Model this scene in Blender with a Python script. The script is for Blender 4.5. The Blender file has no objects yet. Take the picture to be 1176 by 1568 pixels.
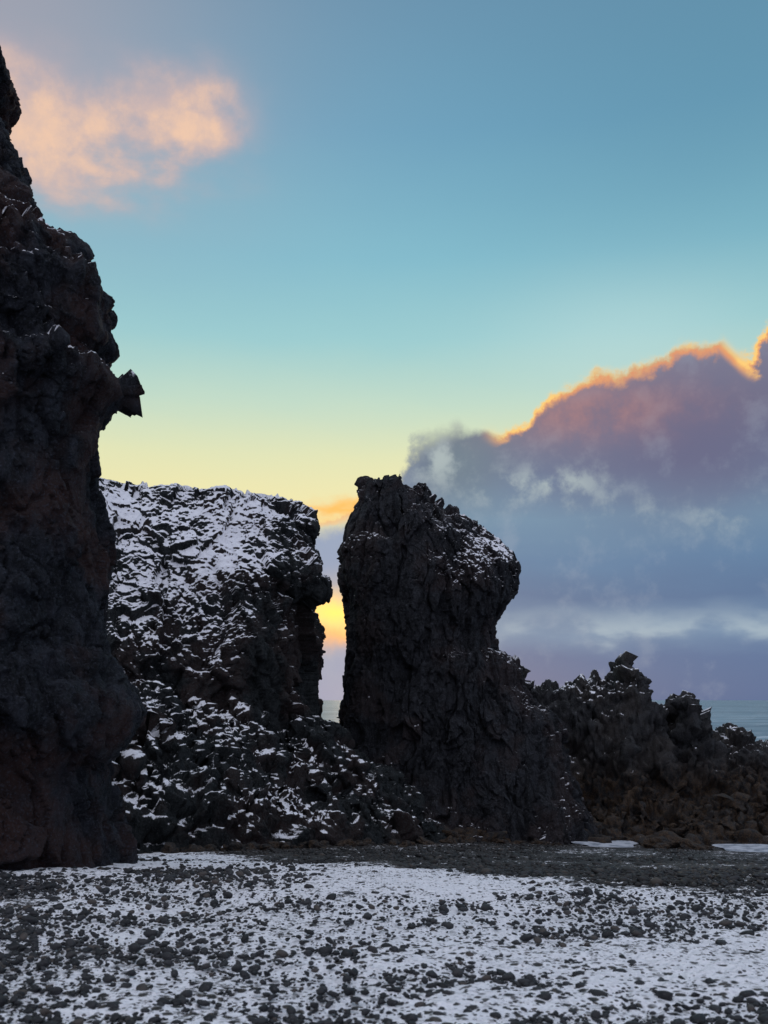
import bpy, bmesh, math, time, numpy as np
from mathutils import Vector
T0=time.time()
rng=np.random.default_rng(7)
scene=bpy.context.scene
F=1500.0; CZ=1.6; U0=588.0; V0=1072.0
def wx(u,D): return (np.asarray(u,float)-U0)/F*D
def wz(v,D): return CZ+(V0-np.asarray(v,float))/F*D

# ---------------- numpy noise ----------------
def hsh(ix,iy,iz,seed):
    h=(ix.astype(np.uint32)*np.uint32(0x8da6b343))^(iy.astype(np.uint32)*np.uint32(0xd8163841))^(iz.astype(np.uint32)*np.uint32(0xcb1ab31f))
    h=h+np.uint32((seed*0x9E3779B1)&0xffffffff)
    h^=h>>np.uint32(15); h*=np.uint32(0x85ebca6b); h^=h>>np.uint32(13); h*=np.uint32(0xc2b2ae35); h^=h>>np.uint32(16)
    return h
def h01(h): return h.astype(np.float32)*np.float32(1/4294967296.0)
def vnoise(p,seed):
    p=np.asarray(p); fl=np.floor(p); i=fl.astype(np.int32); f=(p-fl).astype(np.float32); f=f*f*f*(f*(f*6-15)+10)
    g=1-f; r=0
    for a in (0,1):
        for b in (0,1):
            for c in (0,1):
                w=(f[:,0] if a else g[:,0])*(f[:,1] if b else g[:,1])*(f[:,2] if c else g[:,2])
                r=r+w*h01(hsh(i[:,0]+a,i[:,1]+b,i[:,2]+c,seed))
    return r*2-1
R=np.array([[0.36,0.48,-0.8],[-0.8,0.6,0.0],[0.48,0.64,0.6]])
def fbm(p,seed,octs=4,gain=0.5):
    s=0;a=1;q=p.copy();n=0
    for k in range(octs):
        s=s+a*vnoise(q,seed+k*17); n+=a; a*=gain; q=(q@R.T)*2.03+3.7
    return s/n
def ridged(p,seed,octs=4):
    s=0;a=1;q=p.copy();n=0
    for k in range(octs):
        s=s+a*(1-2*np.abs(vnoise(q,seed+k*17))); n+=a; a*=0.5; q=(q@R.T)*2.1+1.3
    return s/n
def facets(p,seed,tilt=1.0,flat=False):
    ci=np.floor(p).astype(np.int32); fr=(p-ci).astype(np.float32)
    n=len(p); f1=np.full(n,1e9,np.float32); f2=np.full(n,1e9,np.float32); val=np.zeros(n,np.float32)
    k=np.float32(1/1023)
    for a in (-1,0,1):
        for b in (-1,0,1):
            for c in ((0,) if flat else (-1,0,1)):
                x=ci[:,0]+a; y=ci[:,1]+b; z=ci[:,2]+c
                h=hsh(x,y,z,seed)
                jx=(h&np.uint32(1023)).astype(np.float32)*k; jy=((h>>np.uint32(10))&np.uint32(1023)).astype(np.float32)*k; jz=((h>>np.uint32(20))&np.uint32(1023)).astype(np.float32)*k
                dx=fr[:,0]-a-jx; dy=fr[:,1]-b-jy; dz=fr[:,2]-c-jz
                if flat: dz=dz*0
                d=dx*dx+dy*dy+dz*dz
                g=h*np.uint32(0x9E3779B1)+np.uint32(12345); g^=g>>np.uint32(15)
                gx=(g&np.uint32(1023)).astype(np.float32)*(2*k)-1; gy=((g>>np.uint32(10))&np.uint32(1023)).astype(np.float32)*(2*k)-1; gz_=((g>>np.uint32(20))&np.uint32(1023)).astype(np.float32)*(2*k)-1
                v=(jx+jy-1)+tilt*(gx*dx+gy*dy+gz_*dz)
                m=d<f1
                f2=np.where(m,f1,np.minimum(f2,d)); val=np.where(m,v,val); f1=np.where(m,d,f1)
    return val,np.sqrt(f2)-np.sqrt(f1)
def sstep(a,b,x):
    t=np.clip((x-a)/(b-a),0,1); return t*t*(3-2*t)

# ---------------- mesh helpers ----------------
def raw_mesh(name,V,q,mat,attrs=None,smooth=True):
    me=bpy.data.meshes.new(name)
    k=q.shape[1]; nf=len(q)
    me.vertices.add(len(V)); me.vertices.foreach_set('co',V.astype(np.float32).ravel())
    me.loops.add(nf*k); me.loops.foreach_set('vertex_index',q.astype(np.int32).ravel())
    me.polygons.add(nf); me.polygons.foreach_set('loop_start',(np.arange(nf)*k).astype(np.int32))
    me.polygons.foreach_set('use_smooth',np.full(nf,smooth))
    me.update(calc_edges=True)
    for an,av in (attrs or {}).items():
        at=me.attributes.new(an,'FLOAT','POINT'); at.data.foreach_set('value',np.asarray(av,dtype=np.float32).ravel())
    me.materials.append(mat)
    ob=bpy.data.objects.new(name,me); scene.collection.objects.link(ob)
    print(name,len(V),round(time.time()-T0,1)); return ob
def grid_mesh(name,P,closed,mat,attrs=None):
    nr,nc,_=P.shape
    idx=np.arange(nr*nc).reshape(nr,nc)
    if closed:
        a=idx[:-1,:]; b=np.roll(idx,-1,1)[:-1,:]; c=np.roll(idx,-1,1)[1:,:]; d=idx[1:,:]
    else:
        a=idx[:-1,:-1]; b=idx[:-1,1:]; c=idx[1:,1:]; d=idx[1:,:-1]
    return raw_mesh(name,P.reshape(-1,3),np.stack([a,b,c,d],-1).reshape(-1,4),mat,attrs)
def gnormals(P,closed):
    if closed: dc=np.roll(P,-1,1)-np.roll(P,1,1)
    else: dc=np.gradient(P,axis=1)
    dr=np.gradient(P,axis=0)
    n=np.cross(dc,dr); L=np.linalg.norm(n,axis=2,keepdims=True); L[L<1e-9]=1
    return n/L
def rock_disp(P,closed,seed,layers,fine=0.03,warp=0.35,stretch=(1,1,1),mask=None,bias=0.6,big=0.0,crev=0.0,crevs=(0.9,0.9,0.3)):
    sh=P.shape; N=gnormals(P,closed).reshape(-1,3); p=P.reshape(-1,3)
    st=np.array(stretch)
    w=np.stack([fbm(p*0.8+9*k,seed+k*5,3) for k in range(3)],-1)*warp
    w2=np.stack([vnoise(p*4.5+9*k,seed+50+k*5) for k in range(3)],-1)*warp*0.08
    d=big*ridged((p+w)*st*0.33,seed+7,3) if big else 0
    for i,(s,amp,tilt,crack) in enumerate(layers):
        lm=1.0 if i==0 else 0.35+1.1*sstep(-0.35,0.35,fbm(p*0.6+i*7,seed+500+i,2))
        v,e=facets((p+w+w2)*st/s,seed+i*31,tilt)
        d=d+lm*(amp*v-crack*(1-sstep(0,0.12,e)))
    if crev:
        for k,(s_,a_) in enumerate(((1.0,1.0),(2.3,0.5))):
            n_=np.abs(fbm((p+0.6*w)*np.array(crevs)*s_,seed+800+k,3))
            d=d-crev*a_*(1-sstep(0,0.085,n_))*sstep(-0.25,0.25,fbm(p*0.5,seed+850+k,2))
    d=d-d.mean()-bias*d.std()
    if mask is not None: d=d*mask
    p2=(p+N*d[:,None]).reshape(sh)
    N2=gnormals(p2,closed).reshape(-1,3); q=p2.reshape(-1,3)
    mod=0.45+0.9*np.clip(0.5+1.2*fbm(q*0.5,seed+400,2),0,1)
    d2=fine*mod*(ridged(q*np.array([4.2,4.2,3.0]),seed+200,3)+0.8*fbm(q*12,seed+300,2))
    return (q+N2*d2[:,None]).reshape(sh)

def loft(vk,lu,ru,D,ryk,nz,nt,expo=2.6,cap=50,capdome=0.3,cyk=None,leftfix=True):
    """cross-sections (super-ellipses) whose outline follows the measured side profiles of the rock."""
    vs=np.linspace(vk[0],vk[-1],nz)
    f=lambda k:np.interp(-vs,-np.asarray(vk,float),k)
    Lr=(f(lu)-U0)/F; Rr=(f(ru)-U0)/F; el=(V0-vs)/F
    s=np.linspace(-np.pi,np.pi,nt,endpoint=False); th=-np.pi/2+s-0.6*np.sin(s)
    c=np.cos(th); sn=np.sin(th); r=1/(np.abs(c)**expo+np.abs(sn)**expo)**(1/expo)
    c=c*r; sn=sn*r
    L=Lr*D; Rx=Rr*D; z=CZ+el*D
    for it in range(8):
        ry=np.interp(z,ryk[0],ryk[1]); cy=D+0*z if cyk is None else np.interp(z,cyk[0],cyk[1])
        X=((L+Rx)/2)[:,None]+((Rx-L)/2)[:,None]*c; Yy=cy[:,None]+ry[:,None]*sn
        q=X/Yy; jr=q.argmax(1); jl=q.argmin(1); ar=np.arange(nz)
        Rx=Rx+(Rr-q[ar,jr])*D
        if leftfix: L=L+(Lr-q[ar,jl])*D
        z=CZ+el*Yy[ar,jr]
        z=np.maximum.accumulate(z)
    k=np.linspace(0,1,cap+1)[1:]
    sc=np.concatenate([np.ones(nz),1-k]); ext=lambda a:np.concatenate([a,np.full(cap,a[-1])])
    zz=np.concatenate([z,z[-1]+capdome*(1-(1-k)**2)])
    L=ext(L);Rx=ext(Rx);cy=ext(cy);ry=ext(ry)*sc
    rx=(Rx-L)/2*sc; cx=(L+Rx)/2
    return np.stack([cx[:,None]+rx[:,None]*c[None],cy[:,None]+ry[:,None]*sn[None],np.repeat(zz[:,None],nt,1)],-1)

# ---------------- node helpers ----------------
def s2l(c):
    return tuple(((x/255)/12.92 if x/255<=0.04045 else ((x/255+0.055)/1.055)**2.4) for x in c)+(1.0,)
class NT:
    def __init__(s,nt): s.nt=nt; nt.nodes.clear()
    def n(s,t,**kw):
        nd=s.nt.nodes.new(t)
        for k,v in kw.items(): setattr(nd,k,v)
        return nd
    def put(s,inp,v):
        if isinstance(v,bpy.types.NodeSocket): s.nt.links.new(v,inp)
        else:
            if inp.type=='RGBA' and not hasattr(v,'__len__'): v=(v,v,v,1)
            if inp.type=='RGBA' and len(v)==3: v=tuple(v)+(1,)
            inp.default_value=v
    def m(s,op,a,b=None,c=None,clamp=False):
        nd=s.n('ShaderNodeMath',operation=op,use_clamp=clamp)
        for i,v in enumerate((a,b,c)):
            if v is not None: s.put(nd.inputs[i],v)
        return nd.outputs[0]
    def vm(s,op,a,b=None):
        nd=s.n('ShaderNodeVectorMath',operation=op); s.put(nd.inputs[0],a)
        if b is not None: s.put(nd.inputs[1],b)
        return nd.outputs[0]
    def ss(s,x,a,b,o0=0.0,o1=1.0,typ='SMOOTHSTEP'):
        nd=s.n('ShaderNodeMapRange',interpolation_type=typ); s.put(nd.inputs[0],x); s.put(nd.inputs[1],a); s.put(nd.inputs[2],b); s.put(nd.inputs[3],o0); s.put(nd.inputs[4],o1); return nd.outputs[0]
    def mix(s,f,a,b,typ='MIX'):
        nd=s.n('ShaderNodeMix',data_type='RGBA',blend_type=typ); s.put(nd.inputs[0],f); s.put(nd.inputs[6],a); s.put(nd.inputs[7],b); return nd.outputs[2]
    def noise(s,vec,scale,detail=4,rough=0.5,dist=0.0):
        nd=s.n('ShaderNodeTexNoise'); s.put(nd.inputs['Vector'],vec); nd.inputs['Scale'].default_value=scale; nd.inputs['Detail'].default_value=detail; nd.inputs['Roughness'].default_value=rough; nd.inputs['Distortion'].default_value=dist; return nd.outputs[0]
    def vor(s,vec,scale,feature='F1',rand=1.0):
        nd=s.n('ShaderNodeTexVoronoi',feature=feature); s.put(nd.inputs['Vector'],vec); nd.inputs['Scale'].default_value=scale; nd.inputs['Randomness'].default_value=rand; return nd
    def ramp(s,f,stops,interp='LINEAR'):
        nd=s.n('ShaderNodeValToRGB'); cr=nd.color_ramp; cr.interpolation=interp
        while len(cr.elements)<len(stops): cr.elements.new(0.5)
        for e,(p,c) in zip(cr.elements,stops): e.position=p; e.color=c if len(c)==4 else tuple(c)+(1,)
        s.put(nd.inputs[0],f); return nd.outputs[0]
    def bump(s,h,st,dist,normal=None):
        nd=s.n('ShaderNodeBump'); nd.inputs['Strength'].default_value=st; nd.inputs['Distance'].default_value=dist; s.put(nd.inputs['Height'],h)
        if normal is not None: s.put(nd.inputs['Normal'],normal)
        return nd.outputs[0]
    def attr(s,name): return s.n('ShaderNodeAttribute',attribute_name=name).outputs['Fac']
def newmat(name):
    m=bpy.data.materials.new(name); m.use_nodes=True; t=NT(m.node_tree); return m,t
def finish(t,col,rough,normal=None,spec=0.3):
    b=t.n('ShaderNodeBsdfPrincipled'); o=t.n('ShaderNodeOutputMaterial')
    t.put(b.inputs['Base Color'],col); t.put(b.inputs['Roughness'],rough); t.put(b.inputs['Specular IOR Level'],spec)
    if normal is not None: t.put(b.inputs['Normal'],normal)
    t.nt.links.new(b.outputs[0],o.inputs[0]); return b
SNOW=(0.84,0.85,0.90)

def rock_mat(name,dark,mid,red,redamt=0.4,snow_thr=0.62,weed=None,spec=0.25,big=0.7,n2w=0.8,fs=19,bd=0.20,n3w=0.35):
    m,t=newmat(name)
    co=t.n('ShaderNodeTexCoord').outputs['Object']
    n1=t.noise(co,0.5,4,0.6); n2=t.noise(t.vm('MULTIPLY',co,(1.3,1.3,0.65)),2.6,7,0.74); n3=t.noise(co,fs,4,0.75)
    hgt=t.m('ADD',t.m('MULTIPLY',n2,0.8),t.m('MULTIPLY',n3,0.5))
    nrm=t.bump(hgt,1.0,bd)
    col=t.mix(t.ss(n2,0.43,0.59),dark+(1,),mid+(1,))
    col=t.mix(t.m('MULTIPLY',t.ss(n1,0.46,0.60),redamt),col,red+(1,))
    col=t.mix(t.ss(n3,0.50,0.68,0.0,0.7),col,tuple(c*2.6 for c in mid)+(1,))
    if weed:
        z=t.n('ShaderNodeSeparateXYZ'); t.put(z.inputs[0],co)
        w=t.m('MULTIPLY',t.ss(t.m('ADD',z.outputs[2],t.m('MULTIPLY',n1,2.2)),weed[1],weed[0]),t.ss(n2,0.42,0.56,0.1,1.0))
        wc=t.mix(t.ss(n3,0.35,0.65),weed[2]+(1,),weed[3]+(1,))
        col=t.mix(w,col,wc)
    g=t.n('ShaderNodeNewGeometry'); sp=t.n('ShaderNodeSeparateXYZ'); t.put(sp.inputs[0],g.outputs['Normal'])
    f=t.m('ADD',sp.outputs[2],t.m('MULTIPLY',t.m('SUBTRACT',n2,0.5),n2w))
    f=t.m('ADD',f,t.m('MULTIPLY',t.m('SUBTRACT',n3,0.5),n3w))
    f=t.m('ADD',f,t.m('MULTIPLY',t.m('SUBTRACT',n1,0.5),big))
    f=t.m('ADD',f,t.attr('snow'))
    sm=t.ss(f,snow_thr-0.04,snow_thr+0.07)
    scol=t.mix(t.ss(n3,0.3,0.65),(0.70,0.71,0.78,1),SNOW+(1,))
    col=t.mix(sm,col,scol)
    rough=t.ss(sm,0,1,0.75,0.9,'LINEAR')
    nm=t.n('ShaderNodeMix',data_type='VECTOR'); t.put(nm.inputs[0],t.m('MULTIPLY',sm,0.7)); t.put(nm.inputs[4],nrm); t.put(nm.inputs[5],g.outputs['Normal'])
    finish(t,col,rough,nm.outputs[1],spec)
    return m
mat_cliff=rock_mat('dark_lava_rock',(0.007,0.009,0.013),(0.027,0.031,0.042),(0.050,0.023,0.019),0.75,0.86,fs=26,bd=0.18)
mat_mid=rock_mat('snowy_lava_rock',(0.008,0.011,0.013),(0.029,0.034,0.037),(0.050,0.029,0.026),0.6,0.66,big=1.3,n2w=0.9,bd=0.24)
mat_stack=rock_mat('stack_lava_rock',(0.010,0.011,0.014),(0.035,0.038,0.046),(0.050,0.034,0.033),0.6,0.84,big=1.4,n2w=0.9,bd=0.26)
mat_reef=rock_mat('reef_rock',(0.009,0.010,0.012),(0.032,0.033,0.038),(0.045,0.034,0.027),0.5,0.84,
    weed=(-1.2,0.7,(0.011,0.008,0.006),(0.100,0.056,0.026)),spec=0.45,bd=0.24)

# ---------------- terrain function ----------------
POOLS=[(7.9,34.6,0.95,0.9),(13.0,34.2,1.2,1.0)]
yt=np.linspace(-40,120,3201)
zt=np.interp(yt,[-40,0,5,8,12,16,20,28,32,35,42,60,120],[0.5,0.12,-.05,-.26,-.56,-1.08,-1.62,-2.55,-3.0,-3.35,-4.3,-6,-12])
kk=np.hanning(61); kk/=kk.sum(); zt=np.convolve(np.pad(zt,30,'edge'),kk,'valid')
def gz0(x,y):
    z=np.where(y<120,np.interp(y,yt,zt),-12-(y-120)*0.002)
    return z-0.032*np.clip(x,0,30)*sstep(10,30,y)
PZ=[float(gz0(np.array([a]),np.array([b-ry]))[0])-0.02 for a,b,_,ry in POOLS]
def poolw(x,y,k=1.9):
    w=0
    for (a,b,rx,ry) in POOLS: w=np.maximum(w,sstep(k,1.3,np.sqrt(((x-a)/rx)**2+((y-b)/ry)**2)))
    return w
def sightw(x,y):
    w=0
    for (a,b,rx,ry) in POOLS: w=np.maximum(w,sstep(rx*2.0,rx*1.2,np.abs(x-a*y/b))*sstep(20,26,y))
    return w
def gz(x,y):
    z=gz0(x,y)
    for (a,b,rx,ry),pz in zip(POOLS,PZ):
        d=np.sqrt(((x-a)/rx)**2+((y-b)/ry)**2); w=sstep(1.5,1.0,d); z=z*(1-w)+(pz-0.12*sstep(1.15,0.7,d))*w
    return z
SLX=[-12,-5.4,-2.5,.45,3.8,9]; SLY=[36,27,18.5,13.2,9.8,8.3]

# ---------------- ground ----------------
tt=np.linspace(-1,1,901); sl=0.52*tt+9*tt**11
Y=np.concatenate([np.linspace(-30,2.6,50),np.geomspace(2.7,60,820),np.geomspace(61,26000,80)])
Wd=np.maximum(Y,3.0)
X=sl[None,:]*Wd[:,None]; YY=np.repeat(Y[:,None],len(tt),1)
Z=gz(X,YY)
p=np.stack([X,YY,0*X],-1).reshape(-1,3)
near=(sstep(45,25,YY)*sstep(1.2,0.6,np.abs(sl))[None,:]).ravel()*(1-poolw(X,YY).ravel())
q=p
und=1-0.75*sstep(16,24,YY).ravel()
zz=Z.ravel()+near*und*(0.08*fbm(q*0.45,3,3)+0.03*fbm(q*2.2,4,3))
nf=near*sstep(24,12,YY.ravel())
v5,e5=facets(q*[12,12,1]+5,44,0.3,flat=True)
zz+=nf*(0.010*fbm(q*14,5,2)+0.012*np.clip(v5,-0.3,1)*sstep(0,0.3,e5))
ff=near*sstep(14,20,YY.ravel()); zz+=ff*0.03*fbm(q*5,8,2)
P=np.stack([X.ravel(),YY.ravel(),zz],-1).reshape(len(Y),len(tt),3)
sx,sy=X.ravel(),YY.ravel()
edge=np.interp(sx,SLX,SLY)+1.2*fbm(q*0.7,12,3)
cov=0.62*sstep(edge+2.2,edge-1.6,sy)+0.15
cov-=0.12*sstep(7.2,5.0,sy)
cov-=0.45*sstep(-2.4,-3.6,sx+0.28*(sy-8))*sstep(15,10,sy)
cov-=0.12*sstep(0.5,2.6,sx)*sstep(8.5,6.0,sy)
cov+=0.12*fbm(q*0.35,19,3)+0.18*fbm(q*1.3,20,3)
cov+=0.45*sstep(1.7,0.6,np.hypot((sx+4.3)/1.0,(sy-15.5)/2.0))
wet=sstep(edge+2,edge+7,sy)

mg,t=newmat('snowy_gravel')
co=t.n('ShaderNodeTexCoord').outputs['Object']
cv=t.attr('snow')
big=t.noise(co,1.6,3,0.6); med=t.noise(co,8,4,0.7); fin=t.noise(co,40,3,0.7)
va=t.vor(co,13); vb=t.vor(co,32)
def rnd(v):
    s_=t.n('ShaderNodeSeparateColor'); t.put(s_.inputs[0],v.outputs['Color']); return s_.outputs[0],s_.outputs[1]
ra,ga=rnd(va); rb,gb=rnd(vb)
gh=t.m('ADD',t.m('MULTIPLY',t.ss(va.outputs['Distance'],0.5,0.0),ra),t.m('MULTIPLY',t.ss(vb.outputs['Distance'],0.6,0.0),0.45))
bare=t.m('SUBTRACT',1.0,cv)
thr=t.m('ADD',bare,t.m('MULTIPLY',t.m('SUBTRACT',big,0.5),0.6))
def peb(v,r,lo,hi):
    shape=t.ss(v.outputs['Distance'],0.52,0.36)
    return t.m('MULTIPLY',shape,t.ss(t.m('SUBTRACT',thr,r),lo,hi))
pa=peb(va,ra,0.0,0.1); pb=peb(vb,rb,-0.02,0.1)
pn=t.ss(t.m('ADD',thr,t.m('MULTIPLY',t.m('SUBTRACT',med,0.5),2.2)),0.50,0.72)
dk=t.m('MAXIMUM',t.m('MAXIMUM',pa,pb),pn)
gcol=t.mix(rb,(0.010,0.010,0.011,1),(0.042,0.039,0.038,1))
gcol=t.mix(t.m('MULTIPLY',t.ss(gb,0.70,0.9),0.8),gcol,(0.074,0.060,0.049,1))
gcol=t.mix(t.m('MULTIPLY',t.ss(fin,0.5,0.7),0.4),gcol,(0.11,0.105,0.10,1))
gcol=t.mix(t.m('MULTIPLY',t.attr('wet'),0.5),gcol,(0.016,0.013,0.012,1))
scol=t.mix(t.ss(fin,0.3,0.7),(0.76,0.76,0.82,1),(0.90,0.90,0.93,1))
col=t.mix(dk,scol,gcol)
nrm=t.bump(t.m('ADD',gh,t.m('MULTIPLY',fin,0.5)),0.9,0.03)
finish(t,col,t.ss(dk,0,1,0.9,0.65,'LINEAR'),nrm,0.3)
ground=grid_mesh('beach_ground',P,False,mg,{'snow':np.clip(cov,0,1),'wet':wet})

# ---------------- pebbles ----------------
def ico(sub):
    bm=bmesh.new(); bmesh.ops.create_icosphere(bm,subdivisions=sub,radius=1); bm.verts.ensure_lookup_table()
    v=np.array([v.co[:] for v in bm.verts]); f=np.array([[v.index for v in f.verts] for f in bm.faces]); bm.free(); return v,f
I1=ico(1); I2=ico(2); I3=ico(4)
def stones(name,cx,cy,r,mat,sink=0.3,flat=0.55,rough=0.22,ic=None,snow=-0.12):
    IV,IF=ic or I2
    n=len(cx); cz=gz(cx,cy)
    V=np.repeat(IV[None],n,0)
    off=(rng.random((n,1,3))*90).repeat(len(IV),1).reshape(-1,3)
    q0=(IV[None]).repeat(n,0).reshape(-1,3)
    nz=vnoise(q0*1.3+off,77).reshape(n,-1)
    if ic is I3: nz=nz+0.5*ridged(q0*2.4+off,78,3).reshape(n,-1)
    V=V*(1+rough*nz[:,:,None]*1.4)
    V=V*np.stack([1+rng.random(n)*0.5,0.75+rng.random(n)*0.4,flat*(0.8+0.5*rng.random(n))],-1)[:,None]
    a=rng.random(n)*6.283; til=rng.normal(0,0.25,n)
    x=V[...,0];y=V[...,1];z=V[...,2]
    x,z=x*np.cos(til)[:,None]-z*np.sin(til)[:,None],x*np.sin(til)[:,None]+z*np.cos(til)[:,None]
    x,y=x*np.cos(a)[:,None]-y*np.sin(a)[:,None],x*np.sin(a)[:,None]+y*np.cos(a)[:,None]
    V=np.stack([x,y,z],-1)*r[:,None,None]+np.stack([cx,cy,cz+r*flat*(1-2*sink)],-1)[:,None]
    Fc=(IF[None]+np.arange(n)[:,None,None]*len(IV)).reshape(-1,3)
    tone=np.repeat(rng.random(n),len(IV))
    return raw_mesh(name,V.reshape(-1,3),Fc,mat,{'tone':tone,'snow':np.full(n*len(IV),snow)})
def pebmat(name,a,b,warm):
    mp,t=newmat(name)
    co=t.n('ShaderNodeTexCoord').outputs['Object']
    tn=t.attr('tone'); nn=t.noise(co,60,3,0.6)
    c=t.mix(tn,a,b); c=t.mix(t.ss(tn,0.88,0.96,0,0.6),c,warm)
    c=t.mix(t.ss(nn,0.55,0.7,0,0.3),c,(0.12,0.12,0.13,1))
    finish(t,c,0.6,t.bump(nn,0.4,0.01),0.35); return mp
mp=pebmat('dark_pebbles',(0.006,0.007,0.009,1),(0.030,0.030,0.034,1),(0.08,0.062,0.05,1))
ms=pebmat('wet_shingle',(0.006,0.006,0.006,1),(0.026,0.023,0.022,1),(0.070,0.054,0.042,1))
N=72000
D=np.exp(rng.uniform(np.log(3.4),np.log(14),N)); S=rng.uniform(-0.60,0.60,N); px=S*D; py=D
clump=fbm(np.stack([px,py,0*px],-1)*1.3,31,3)
dens=np.clip(0.36+0.6*clump+0.20*sstep(7.0,4.8,py)+0.6*sstep(-2.4,-3.6,px+0.28*(py-8)),0.15,1)
keepp=rng.random(N)<dens
px,py=px[keepp],py[keepp]
r=np.clip(rng.lognormal(math.log(0.0092),0.55,len(px)),0.0045,0.045)*(0.70+0.055*py)
ix=r>0.0135
stones('beach_pebbles',px[ix],py[ix],r[ix],mp,sink=0.22,flat=0.62)
stones('fine_gravel',px[~ix],py[~ix],r[~ix],mp,sink=0.20,ic=I1)
N=42000
D=np.exp(rng.uniform(np.log(11),np.log(37),N)); S=rng.uniform(-0.36,0.50,N); px=S*D; py=D
clump=fbm(np.stack([px,py,0*px],-1)*0.6,33,3)
ed=np.interp(px,SLX,SLY)
keepp=(rng.random(N)<np.clip(0.22+0.55*sstep(ed-1,ed+2,py)+0.9*clump,0.08,1)*(1-sightw(px,py)))&(poolw(px,py)<0.5)
px,py=px[keepp],py[keepp]
r=np.clip(rng.lognormal(math.log(0.020),0.5,len(px)),0.01,0.10)*(0.7+0.018*py)
stones('shingle',px,py,r,ms,sink=0.25,ic=I1)

# ---------------- left sea cliff ----------------
kp=[(1460,200),(1345,184),(1320,192),(1290,186),(1250,176),(1200,168),(1160,170),(1140,194),(1110,216),(1090,226),(1060,212),(1030,194),(1000,176),(950,168),(900,164),(850,166),(800,161),(750,156),(710,156),(680,158),(650,166),(630,182),(615,193),(592,188),(580,168),(565,160),(545,178),(510,168),(480,176),(460,164),(430,152),(410,128),(390,94),(370,76),(330,50),(290,38),(260,28),(230,14),(200,20),(180,28),(160,33),(145,29),(132,14),(122,-15),(90,-60),(60,-110)]
vk=[a for a,b in kp]
P=loft(vk,np.full(len(vk),-1000.0),[b-6 for a,b in kp],15.0,([-3,2,8,14],[3.6,3.3,2.9,2.4]),700,860,2.3,40,0.6,leftfix=False)
P=rock_disp(P,True,11,[(1.5,0.12,1.5,0.0),(0.7,0.10,1.8,0.015),(0.30,0.05,1.9,0.0),(0.13,0.02,1.9,0.0)],fine=0.022,warp=0.28,stretch=(1,1,0.6),big=0.07,bias=0.3,crev=0.20,crevs=(0.8,0.8,0.25))
q=P.reshape(-1,3)
sn=-0.16+0.20*sstep(4.5,6.0,q[:,2])*sstep(9.5,7.5,q[:,2])-0.35*sstep(4.5,1,q[:,2])
grid_mesh('sea_cliff',P,True,mat_cliff,{'snow':sn})

# ---------------- mid snowy cliff ----------------
kp=[(1330,550),(1250,530),(1180,510),(1130,491),(1100,487),(1050,481),(1000,482),(935,483),(915,503),(890,505),(870,492),(845,480),(820,492),(803,490),(790,472),(775,455)]
vk=[a for a,b in kp]
P=loft(vk,np.full(len(vk),-200.0),[b for a,b in kp],34.5,([-5,-1,3.2,6.0,7.2,8.4],[7.4,6.2,5.2,3.6,2.4,1.2]),600,960,2.9,60,0.1,leftfix=False)
g=np.interp(P[...,0],[-12,-10.2,-9.2,-8,-6,-4.2,-3.2,-2.6],[1.10,1.07,1.055,1.035,1.02,1.02,1.01,1.0])
P[...,2]=-4+(P[...,2]+4)*g
q=P.reshape(-1,3)
rf=sstep(-6.4,-4.6,q[:,0]-0.35*np.clip(q[:,2]-3,-5,6)+1.6*fbm(q*0.3,88,2))
field=sstep(2.4,5.3,q[:,2])*(1-rf)
P=rock_disp(P,True,23,[(2.4,0.32,1.4,0.0),(1.0,0.17,1.6,0.02),(0.42,0.08,1.7,0.0),(0.19,0.03,1.7,0.0)],fine=0.035,warp=0.4,stretch=(1,1,0.6),big=0.2,bias=0.3,mask=1-0.4*field,crev=0.26,crevs=(0.5,0.5,0.18))
sn=-0.06+0.26*field+0.08*sstep(0,3,q[:,2])*(1-rf)-0.34*rf*sstep(5.2,3.0,q[:,2])+0.05*rf*sstep(5.2,6.5,q[:,2])
grid_mesh('sea_cliff.001',P,True,mat_mid,{'snow':sn})

# ---------------- sea stack ----------------
ls=[(1330,500),(1250,505),(1200,512),(1150,520),(1120,525),(1080,528),(1040,530),(1000,532),(970,533),(940,537),(915,536),(900,527),(880,523),(860,523),(845,516),(830,526),(810,529),(790,538),(770,548),(752,551),(744,555)]
rs=[(1330,930),(1250,905),(1200,880),(1150,860),(1100,845),(1060,815),(1050,802),(1025,799),(1013,786),(1000,753),(970,747),(950,755),(920,776),(900,785),(870,790),(850,783),(830,766),(810,734),(795,704),(780,682),(765,667),(750,659),(744,655)]
allz=sorted(set([a for a,b in ls]+[a for a,b in rs]),reverse=True)
lu=np.interp(allz,[a for a,b in ls][::-1],[b for a,b in ls][::-1]); ru=np.interp(allz,[a for a,b in rs][::-1],[b for a,b in rs][::-1])
P=loft(allz,lu,ru,38.0,([-5,-2,0,3.4,5.0,6.2,7.4,8.8,9.9],[4.8,3.6,3.1,2.6,2.55,2.5,2.2,1.7,1.2]),660,920,2.2,50,0.03)
up=sstep(8.9,9.9,P[...,2]); g=np.interp(P[...,0],wx([550,562,585,606,620,632,642,652,660],38),[.0,.10,.14,.10,-.12,-.16,.0,.03,-.02])
P[...,2]+=up*g
P=rock_disp(P,True,37,[(1.7,0.16,1.6,0.0),(0.75,0.11,1.8,0.015),(0.34,0.05,1.9,0.0),(0.16,0.022,1.9,0.0)],fine=0.028,warp=0.32,stretch=(1.1,1.1,0.42),big=0.10,bias=0.2,crev=0.24,crevs=(0.7,0.7,0.18))
q=P.reshape(-1,3)
sn=-0.16+0.08*sstep(5.5,7,q[:,2])+0.34*sstep(1.0,2.4,q[:,0])*sstep(5.4,6.1,q[:,2])*sstep(8.8,7.2,q[:,2])
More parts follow.
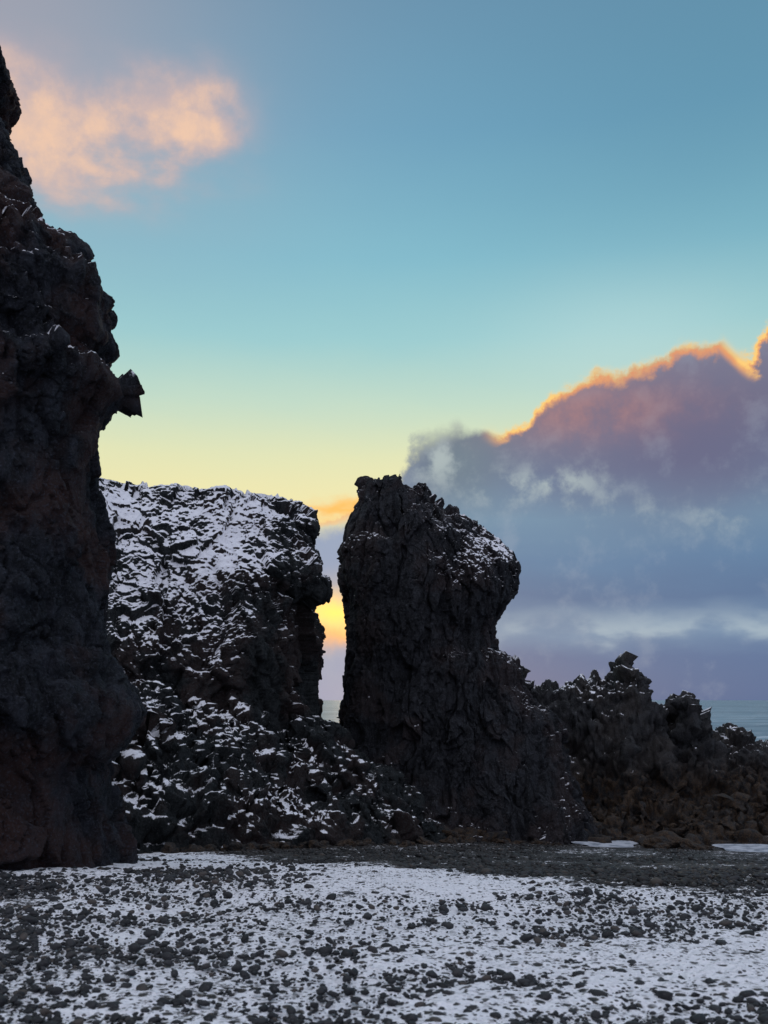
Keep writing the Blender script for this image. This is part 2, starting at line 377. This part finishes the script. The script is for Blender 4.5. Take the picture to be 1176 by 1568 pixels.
grid_mesh('sea_stack',P,True,mat_stack,{'snow':sn})

# ---------------- right reef ridge ----------------
def hfield(x0,x1,y0,y1,dx,dy):
    x=np.arange(x0,x1,dx); y=np.arange(y0,y1,dy); return np.meshgrid(x,y)
D=42
X,Y=hfield(-1.5,22,33.2,50,0.045,0.052)
tu=[560,700,750,800,808,870,898,915,935,950,965,983,1003,1018,1034,1042,1050,1067,1090,1115,1140,1176,1250,1350,1500]; tv=[1100,1030,1016,1024,1054,1060,1040,1052,1058,1048,1016,1040,1072,1114,1122,1096,1068,1092,1116,1128,1122,1140,1155,1190,1300]
top=np.interp(X,wx(tu,D),wz(tv,D))
pf=np.stack([X,Y,0*X],-1).reshape(-1,3)
fall=sstep(0,1,(Y-38.4-0.03*np.clip(X,0,20)+0.9*fbm(pf*0.4,60,2).reshape(X.shape))/3.8)*sstep(50,44,Y)
shape=np.clip(fall,0,1)**1.1
front=36.3-0.02*X+1.3*fbm(pf*0.4,62,3).reshape(X.shape)
low=-4.95+0.85*sstep(0,1.3,Y-front)*sstep(49,45,Y)
mounds=np.clip(ridged(pf*0.55,66,3).reshape(X.shape)+0.35,0,2)*sstep(0,1.0,Y-front)*sstep(50,46,Y)*(1-shape)
Zr=low+(top+0.1-low)*shape+mounds*1.3
P=np.stack([X,Y,Zr],-1)
P=rock_disp(P,False,51,[(1.3,0.24,1.7,0.0),(0.6,0.17,1.9,0.0),(0.28,0.07,1.9,0.0),(0.14,0.025,1.9,0)],fine=0.04,warp=0.3,bias=0.3,crev=0.22,crevs=(0.8,0.8,0.4))
q=P.reshape(-1,3)
sn=-0.16+0.14*sstep(-0.5,1.5,q[:,2])-0.45*sstep(-1.2,-2.6,q[:,2])
grid_mesh('rocky_reef',P,False,mat_reef,{'snow':sn})

# ---------------- talus rubble ----------------
X,Y=hfield(-10,2.6,17.8,37,0.040,0.040)
Yc=np.interp(X,[-11,-9,-6,-3,0,1.2,2.6],[17.2,18.5,21.5,25,28.6,30.3,33])
cap=np.interp(X,[-11,-9,-4,-1.9,-.6,.26,.9,1.6,2.4],[4.6,4.3,4.0,3.2,2.2,1.7,1.1,.4,-.3])
tq=(Y-Yc)/np.interp(X,[-11,-4,0,1.5],[9,7.5,4.2,3])
pf=np.stack([X,Y,0*X],-1).reshape(-1,3)
hh=cap*(0.22*sstep(0,0.10,tq)+0.78*sstep(0,1.05,tq))*sstep(37,34.5,Y)-0.35*sstep(0.02,-0.05,tq)
rib=ridged(np.stack([(X*0.8+Y*0.45),(Y*0.2-X*0.12),0*X],-1).reshape(-1,3),71,4).reshape(X.shape)
Zr=gz(X,Y)+hh+0.65*rib*sstep(-0.02,0.25,tq)
P=np.stack([X,Y,Zr],-1)
P=rock_disp(P,False,73,[(1.5,0.32,1.5,0.03),(0.6,0.15,1.6,0.02),(0.26,0.06,1.7,0.0),(0.12,0.025,1.7,0)],fine=0.035,warp=0.35,mask=sstep(-0.04,0.05,tq).ravel(),bias=0.1,crev=0.15,crevs=(0.8,0.5,0.5))
q=P.reshape(-1,3)
sn=-0.18-0.10*sstep(-3.5,0,q[:,0])+0.16*sstep(-4,-7,q[:,0])
grid_mesh('rock_rubble',P,False,mat_mid,{'snow':sn})

# ---------------- beach boulders ----------------
n=200
bx=np.concatenate([rng.uniform(1.5,16,n),rng.uniform(-7,2.5,40)]); by=np.concatenate([rng.uniform(33,37.5,n),np.zeros(40)])
by[n:]=np.interp(bx[n:],[-9,-6,-3,0,1.2,3],[18.3,21.3,24.8,28.4,30.1,33])-rng.exponential(0.35,40)
r=np.clip(rng.lognormal(math.log(0.18),0.6,len(bx)),0.05,0.75)
r[n:]=np.minimum(r[n:],0.2)
k_=np.ones(len(bx),bool)
for (a_,b_,rx_,ry_) in POOLS: k_&=(np.abs(bx-a_)/(rx_+r)>1.05)|(by>b_+ry_+r)
bx,by,r=bx[k_],by[k_],r[k_]
bx=np.append(bx,[10.1,10.9,9.6,15.2]); by=np.append(by,[34.3,34.6,33.9,33.5]); r=np.append(r,[0.5,0.35,0.25,0.4])
stones('beach_boulders',bx,by,r,mat_reef,sink=0.38,flat=0.6,rough=0.5,ic=I3,snow=-0.35)

# ---------------- water ----------------
mw,t=newmat('sea_water')
co=t.n('ShaderNodeTexCoord').outputs['Object']
st=t.vm('MULTIPLY',co,(0.35,1.0,1.0))
w1=t.noise(st,0.25,5,0.6); w3=t.noise(t.vm('MULTIPLY',co,(0.02,0.06,1.0)),0.6,4,0.65)
nrm=t.bump(w1,0.8,0.9)
wc=t.mix(t.ss(w3,0.4,0.65),(0.09,0.16,0.21,1),(0.20,0.30,0.36,1))
wc=t.mix(t.ss(w1,0.56,0.66,0,0.7),wc,(0.7,0.74,0.78,1))
finish(t,wc,0.40,nrm,0.4)
X,Y=np.meshgrid(np.linspace(-28000,28000,60),np.concatenate([[20],np.geomspace(24,28000,60)]))
grid_mesh('sea',np.stack([X,Y,0*X-4.42],-1),False,mw)
mpo,t=newmat('pool_water_painted_sky')
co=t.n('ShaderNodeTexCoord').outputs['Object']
finish(t,t.mix(t.ss(t.noise(co,3,4,0.6),0.35,0.6),(0.30,0.34,0.40,1),(0.66,0.70,0.78,1)),0.25,None,0.5)  # pale mottled colour stands in for bright sky reflected in the water
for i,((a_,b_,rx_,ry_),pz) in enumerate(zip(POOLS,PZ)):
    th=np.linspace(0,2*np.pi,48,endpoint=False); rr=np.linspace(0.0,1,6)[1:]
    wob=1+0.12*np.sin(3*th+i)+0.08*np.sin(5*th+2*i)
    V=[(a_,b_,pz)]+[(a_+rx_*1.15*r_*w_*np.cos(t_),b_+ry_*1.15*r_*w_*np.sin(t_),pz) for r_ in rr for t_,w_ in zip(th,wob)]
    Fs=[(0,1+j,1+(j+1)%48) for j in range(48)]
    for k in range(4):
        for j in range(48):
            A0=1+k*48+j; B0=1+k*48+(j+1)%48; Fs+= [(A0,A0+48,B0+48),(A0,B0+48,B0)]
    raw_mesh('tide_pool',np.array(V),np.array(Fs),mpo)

# ---------------- world sky ----------------
w=bpy.data.worlds.new('World'); scene.world=w; w.use_nodes=True
t=NT(w.node_tree)
SUN_AZ=2.0; SUN_EL=5.0
dirv=t.vm('NORMALIZE',t.n('ShaderNodeTexCoord').outputs['Generated'])
sp=t.n('ShaderNodeSeparateXYZ'); t.put(sp.inputs[0],dirv)
dx,dy,dz=sp.outputs
az=t.m('MULTIPLY',t.m('ARCTAN2',dx,dy),57.29578); el=t.m('MULTIPLY',t.m('ARCSINE',dz),57.29578)
def A(u): return math.degrees(math.atan((u-U0)/F))
def E(u,v): return math.degrees(math.atan((V0-v)/F*math.cos(math.radians(A(u)))))
def blob(u,v,su,sv,azs=None,els=None):
    a=t.m('DIVIDE',t.m('SUBTRACT',azs or az,A(u)),su*0.0382); b=t.m('DIVIDE',t.m('SUBTRACT',els or el,E(u,v)),sv*0.0365)
    r2=t.m('ADD',t.m('MULTIPLY',a,a),t.m('MULTIPLY',b,b)); return t.m('EXPONENT',t.m('MULTIPLY',r2,-1.0))
nA=t.noise(t.vm('MULTIPLY',dirv,(1,1,1.3)),9,4,0.55); nB=t.noise(dirv,26,6,0.6); nC=t.noise(t.vm('MULTIPLY',dirv,(1,1,3.2)),7,5,0.55)
nD=t.noise(t.vm('MULTIPLY',dirv,(1,1,2.2)),15,5,0.5)
Ee=lambda v:E(588,v)/90
elp=t.m('ADD',el,t.m('MULTIPLY',t.m('SUBTRACT',nC,0.5),1.0))
base=t.ramp(t.m('DIVIDE',elp,90.0,clamp=True),[(0,s2l((232,218,166))),(Ee(760),s2l((238,230,176))),(Ee(700),s2l((225,228,184))),(Ee(620),s2l((194,219,200))),(Ee(520),s2l((156,205,209))),(Ee(400),s2l((132,189,206))),(Ee(200),s2l((112,164,192))),(Ee(0),s2l((106,149,177))),(0.52,(0.32,0.42,0.54)),(0.72,(0.80,0.84,0.96)),(1.0,(0.95,0.97,1.08))])  # last stops, above the frame, brightened as added ambient fill
c=base
c=t.mix(t.m('MULTIPLY',blob(1180,80,420,260),0.45),c,s2l((82,132,157)))
c=t.mix(t.m('MULTIPLY',blob(960,520,200,90),0.45),c,s2l((190,222,222)))
c=t.mix(t.m('MULTIPLY',blob(-60,0,380,200),0.70),c,s2l((174,164,172)))
c=t.mix(t.m('MULTIPLY',blob(100,330,330,120),0.40),c,s2l((146,180,196)))
azn=t.m('ADD',az,t.m('MULTIPLY',t.m('SUBTRACT',nA,0.5),5.0)); eln=t.m('ADD',el,t.m('MULTIPLY',t.m('SUBTRACT',nD,0.5),4.0))
k=t.m('ADD',blob(90,215,190,75,azn,eln),t.m('ADD',blob(290,170,95,55,azn,eln),t.m('MULTIPLY',blob(-20,110,90,60,azn,eln),0.8)))
nmx=t.m('ADD',t.m('MULTIPLY',nD,0.6),t.m('MULTIPLY',nB,0.4))
k=t.m('MULTIPLY',k,t.ss(nmx,0.32,0.62,0.45,1.0),clamp=True)
c=t.mix(t.m('MULTIPLY',t.ss(k,0.0,0.8),0.8),c,s2l((194,174,178)))
c=t.mix(t.m('MULTIPLY',t.ss(k,0.30,1.1),t.ss(nB,0.33,0.66,0.35,0.9)),c,s2l((246,204,172)))
# cloud bank
cu=[-300,300,460,500,550,590,612,628,640,655,700,745,765,800,835,870,910,950,1000,1035,1075,1105,1135,1150,1165,1185,1300]
cvv=[800,790,780,778,755,752,735,690,655,643,641,655,664,640,605,590,572,564,545,530,526,520,548,555,535,500,430]
fc=t.n('ShaderNodeFloatCurve'); cm=fc.mapping; cur=cm.curves[0]
pts=[((A(u)+30)/60,E(u,v)/30) for u,v in zip(cu,cvv)]
pts=[p_ for p_ in pts if 0<=p_[0]<=1]
cur.points[0].location=pts[0]; cur.points[1].location=pts[-1]
for p_ in pts[1:-1]: cur.points.new(*p_)
for p_ in cur.points: p_.handle_type='VECTOR'
cm.update()
azc=t.m('ADD',az,t.m('ADD',t.m('MULTIPLY',t.m('SUBTRACT',nB,0.5),3.0),t.m('MULTIPLY',t.m('SUBTRACT',nA,0.5),2.0)))
t.put(fc.inputs[1],t.m('DIVIDE',t.m('ADD',azc,30.0),60.0,clamp=True))
topc=t.m('MULTIPLY',fc.outputs[0],30.0)
d=t.m('SUBTRACT',t.m('ADD',topc,t.m('ADD',t.m('MULTIPLY',t.m('SUBTRACT',nB,0.5),2.8),t.m('MULTIPLY',t.m('SUBTRACT',nA,0.5),1.0))),el)
soft=t.ss(az,A(760),A(640),0.40,2.2)
alpha=t.ss(d,-0.05,soft)
e30=t.m('DIVIDE',t.m('ADD',el,t.m('MULTIPLY',t.m('SUBTRACT',nC,0.5),2.5)),30.0,clamp=True)
body=t.ramp(e30,[(0,s2l((84,110,150))),(2.4/30,s2l((88,114,154))),(4.0/30,s2l((110,138,170))),(6/30,s2l((90,117,154))),(8/30,s2l((96,129,164))),(10.3/30,s2l((112,144,171))),(13/30,s2l((108,122,150))),(16/30,s2l((112,114,138))),(19/30,s2l((128,127,148)))])
body=t.mix(t.m('MULTIPLY',blob(1060,690,170,100),0.75),body,s2l((101,99,130)))
body=t.mix(t.ss(az,A(640),A(540),0,0.75),body,s2l((158,170,196)))
body=t.mix(t.m('MULTIPLY',blob(700,700,75,80),0.65),body,s2l((108,130,140)))
body=t.mix(t.m('MULTIPLY',t.ss(nB,0.5,0.72),0.22),body,s2l((160,172,188)))
wis=t.ss(nB,0.45,0.68)
for (bu,bv,su,sv,am) in [(680,700,40,45,0.8),(765,745,50,28,0.6),(860,742,70,26,0.8),(950,780,80,25,0.4),(1130,790,60,30,0.35)]:
    body=t.mix(t.m('MULTIPLY',t.m('MULTIPLY',blob(bu,bv,su,sv,azn),wis),am),body,s2l((176,190,190)))
streak=t.m('MULTIPLY',t.m('EXPONENT',t.m('MULTIPLY',t.m('POWER',t.m('ABSOLUTE',t.m('DIVIDE',t.m('SUBTRACT',eln,E(950,955)),0.7)),2.0),-1.0)),t.ss(az,A(700),A(830)))
body=t.mix(t.m('MULTIPLY',streak,t.ss(nD,0.35,0.65,0.2,0.75)),body,s2l((168,186,198)))
body=t.mix(t.m('MULTIPLY',t.m('MULTIPLY',blob(900,630,150,42),0.6),t.ss(nB,0.35,0.62,0.3,1.0)),body,s2l((182,128,122)))
c=t.mix(alpha,c,body)
rim=t.m('EXPONENT',t.m('MULTIPLY',t.m('POWER',t.m('ABSOLUTE',t.m('DIVIDE',t.m('SUBTRACT',d,0.26),0.34)),2.0),-1.0))
rmask=t.m('MAXIMUM',t.ss(az,A(730),A(790)),t.ss(az,A(600),A(560)))
rim=t.m('MULTIPLY',t.m('MULTIPLY',rim,rmask),t.ss(nA,0.38,0.56,0.5,1.0))
c=t.mix(rim,c,s2l((255,208,122)))
rim2=t.m('MULTIPLY',t.m('MULTIPLY',t.ss(d,0.2,0.5),t.ss(d,1.0,0.45)),t.m('MULTIPLY',rmask,t.ss(nB,0.35,0.6,0.2,0.7)))
c=t.mix(rim2,c,s2l((240,150,96)))
c=t.mix(t.m('MULTIPLY',blob(515,770,60,12,None,eln),0.9),c,s2l((255,190,90)))
els_=t.m('ADD',el,t.m('MULTIPLY',t.m('SUBTRACT',nB,0.5),1.4))
c=t.mix(t.m('MULTIPLY',blob(520,972,80,16,None,els_),0.8),c,s2l((242,158,108)))
c=t.mix(t.m('MULTIPLY',blob(515,940,75,34,None,els_),1.0),c,(1.5,0.92,0.20,1))
# sky behind the viewer, brightened as unseen fill for the front faces
c=t.mix(t.ss(dy,0.25,-0.45),c,t.mix(t.ss(el,10,60),(0.50,0.53,0.68,1),(0.85,0.88,1.0,1)))
sky=t.n('ShaderNodeTexSky',sky_type='NISHITA'); sky.sun_disc=False; sky.sun_elevation=math.radians(SUN_EL); sky.sun_rotation=math.radians(SUN_AZ)
b1=t.n('ShaderNodeBackground'); t.put(b1.inputs[0],c); b1.inputs[1].default_value=1.0
b2=t.n('ShaderNodeBackground'); t.put(b2.inputs[0],sky.outputs[0]); b2.inputs[1].default_value=0.002
ad=t.n('ShaderNodeAddShader'); t.nt.links.new(b1.outputs[0],ad.inputs[0]); t.nt.links.new(b2.outputs[0],ad.inputs[1])
o=t.n('ShaderNodeOutputWorld'); t.nt.links.new(ad.outputs[0],o.inputs[0])
try: w.cycles.sampling_method='MANUAL'; w.cycles.sample_map_resolution=256
except Exception as ex: print(ex)

sd=bpy.data.lights.new('sun','SUN'); sd.energy=0.3; sd.angle=math.radians(8); sd.color=(1,0.72,0.45)
so=bpy.data.objects.new('sun',sd); scene.collection.objects.link(so)
a=math.radians(SUN_AZ); e=math.radians(SUN_EL+2)
to=Vector((math.sin(a)*math.cos(e),math.cos(a)*math.cos(e),math.sin(e)))
so.rotation_euler=to.to_track_quat('Z','Y').to_euler()

cam=bpy.data.cameras.new('camera'); co_=bpy.data.objects.new('camera',cam); scene.collection.objects.link(co_)
co_.location=(0,0,CZ); co_.rotation_euler=(math.radians(90),0,0)
cam.sensor_width=36; cam.lens=36*F/1568; cam.shift_y=288/1568; cam.clip_end=60000; cam.clip_start=0.1
cam.dof.use_dof=True; cam.dof.focus_distance=24; cam.dof.aperture_fstop=3.2
scene.camera=co_
scene.view_settings.view_transform='Standard'; scene.view_settings.look='None'; scene.view_settings.exposure=0
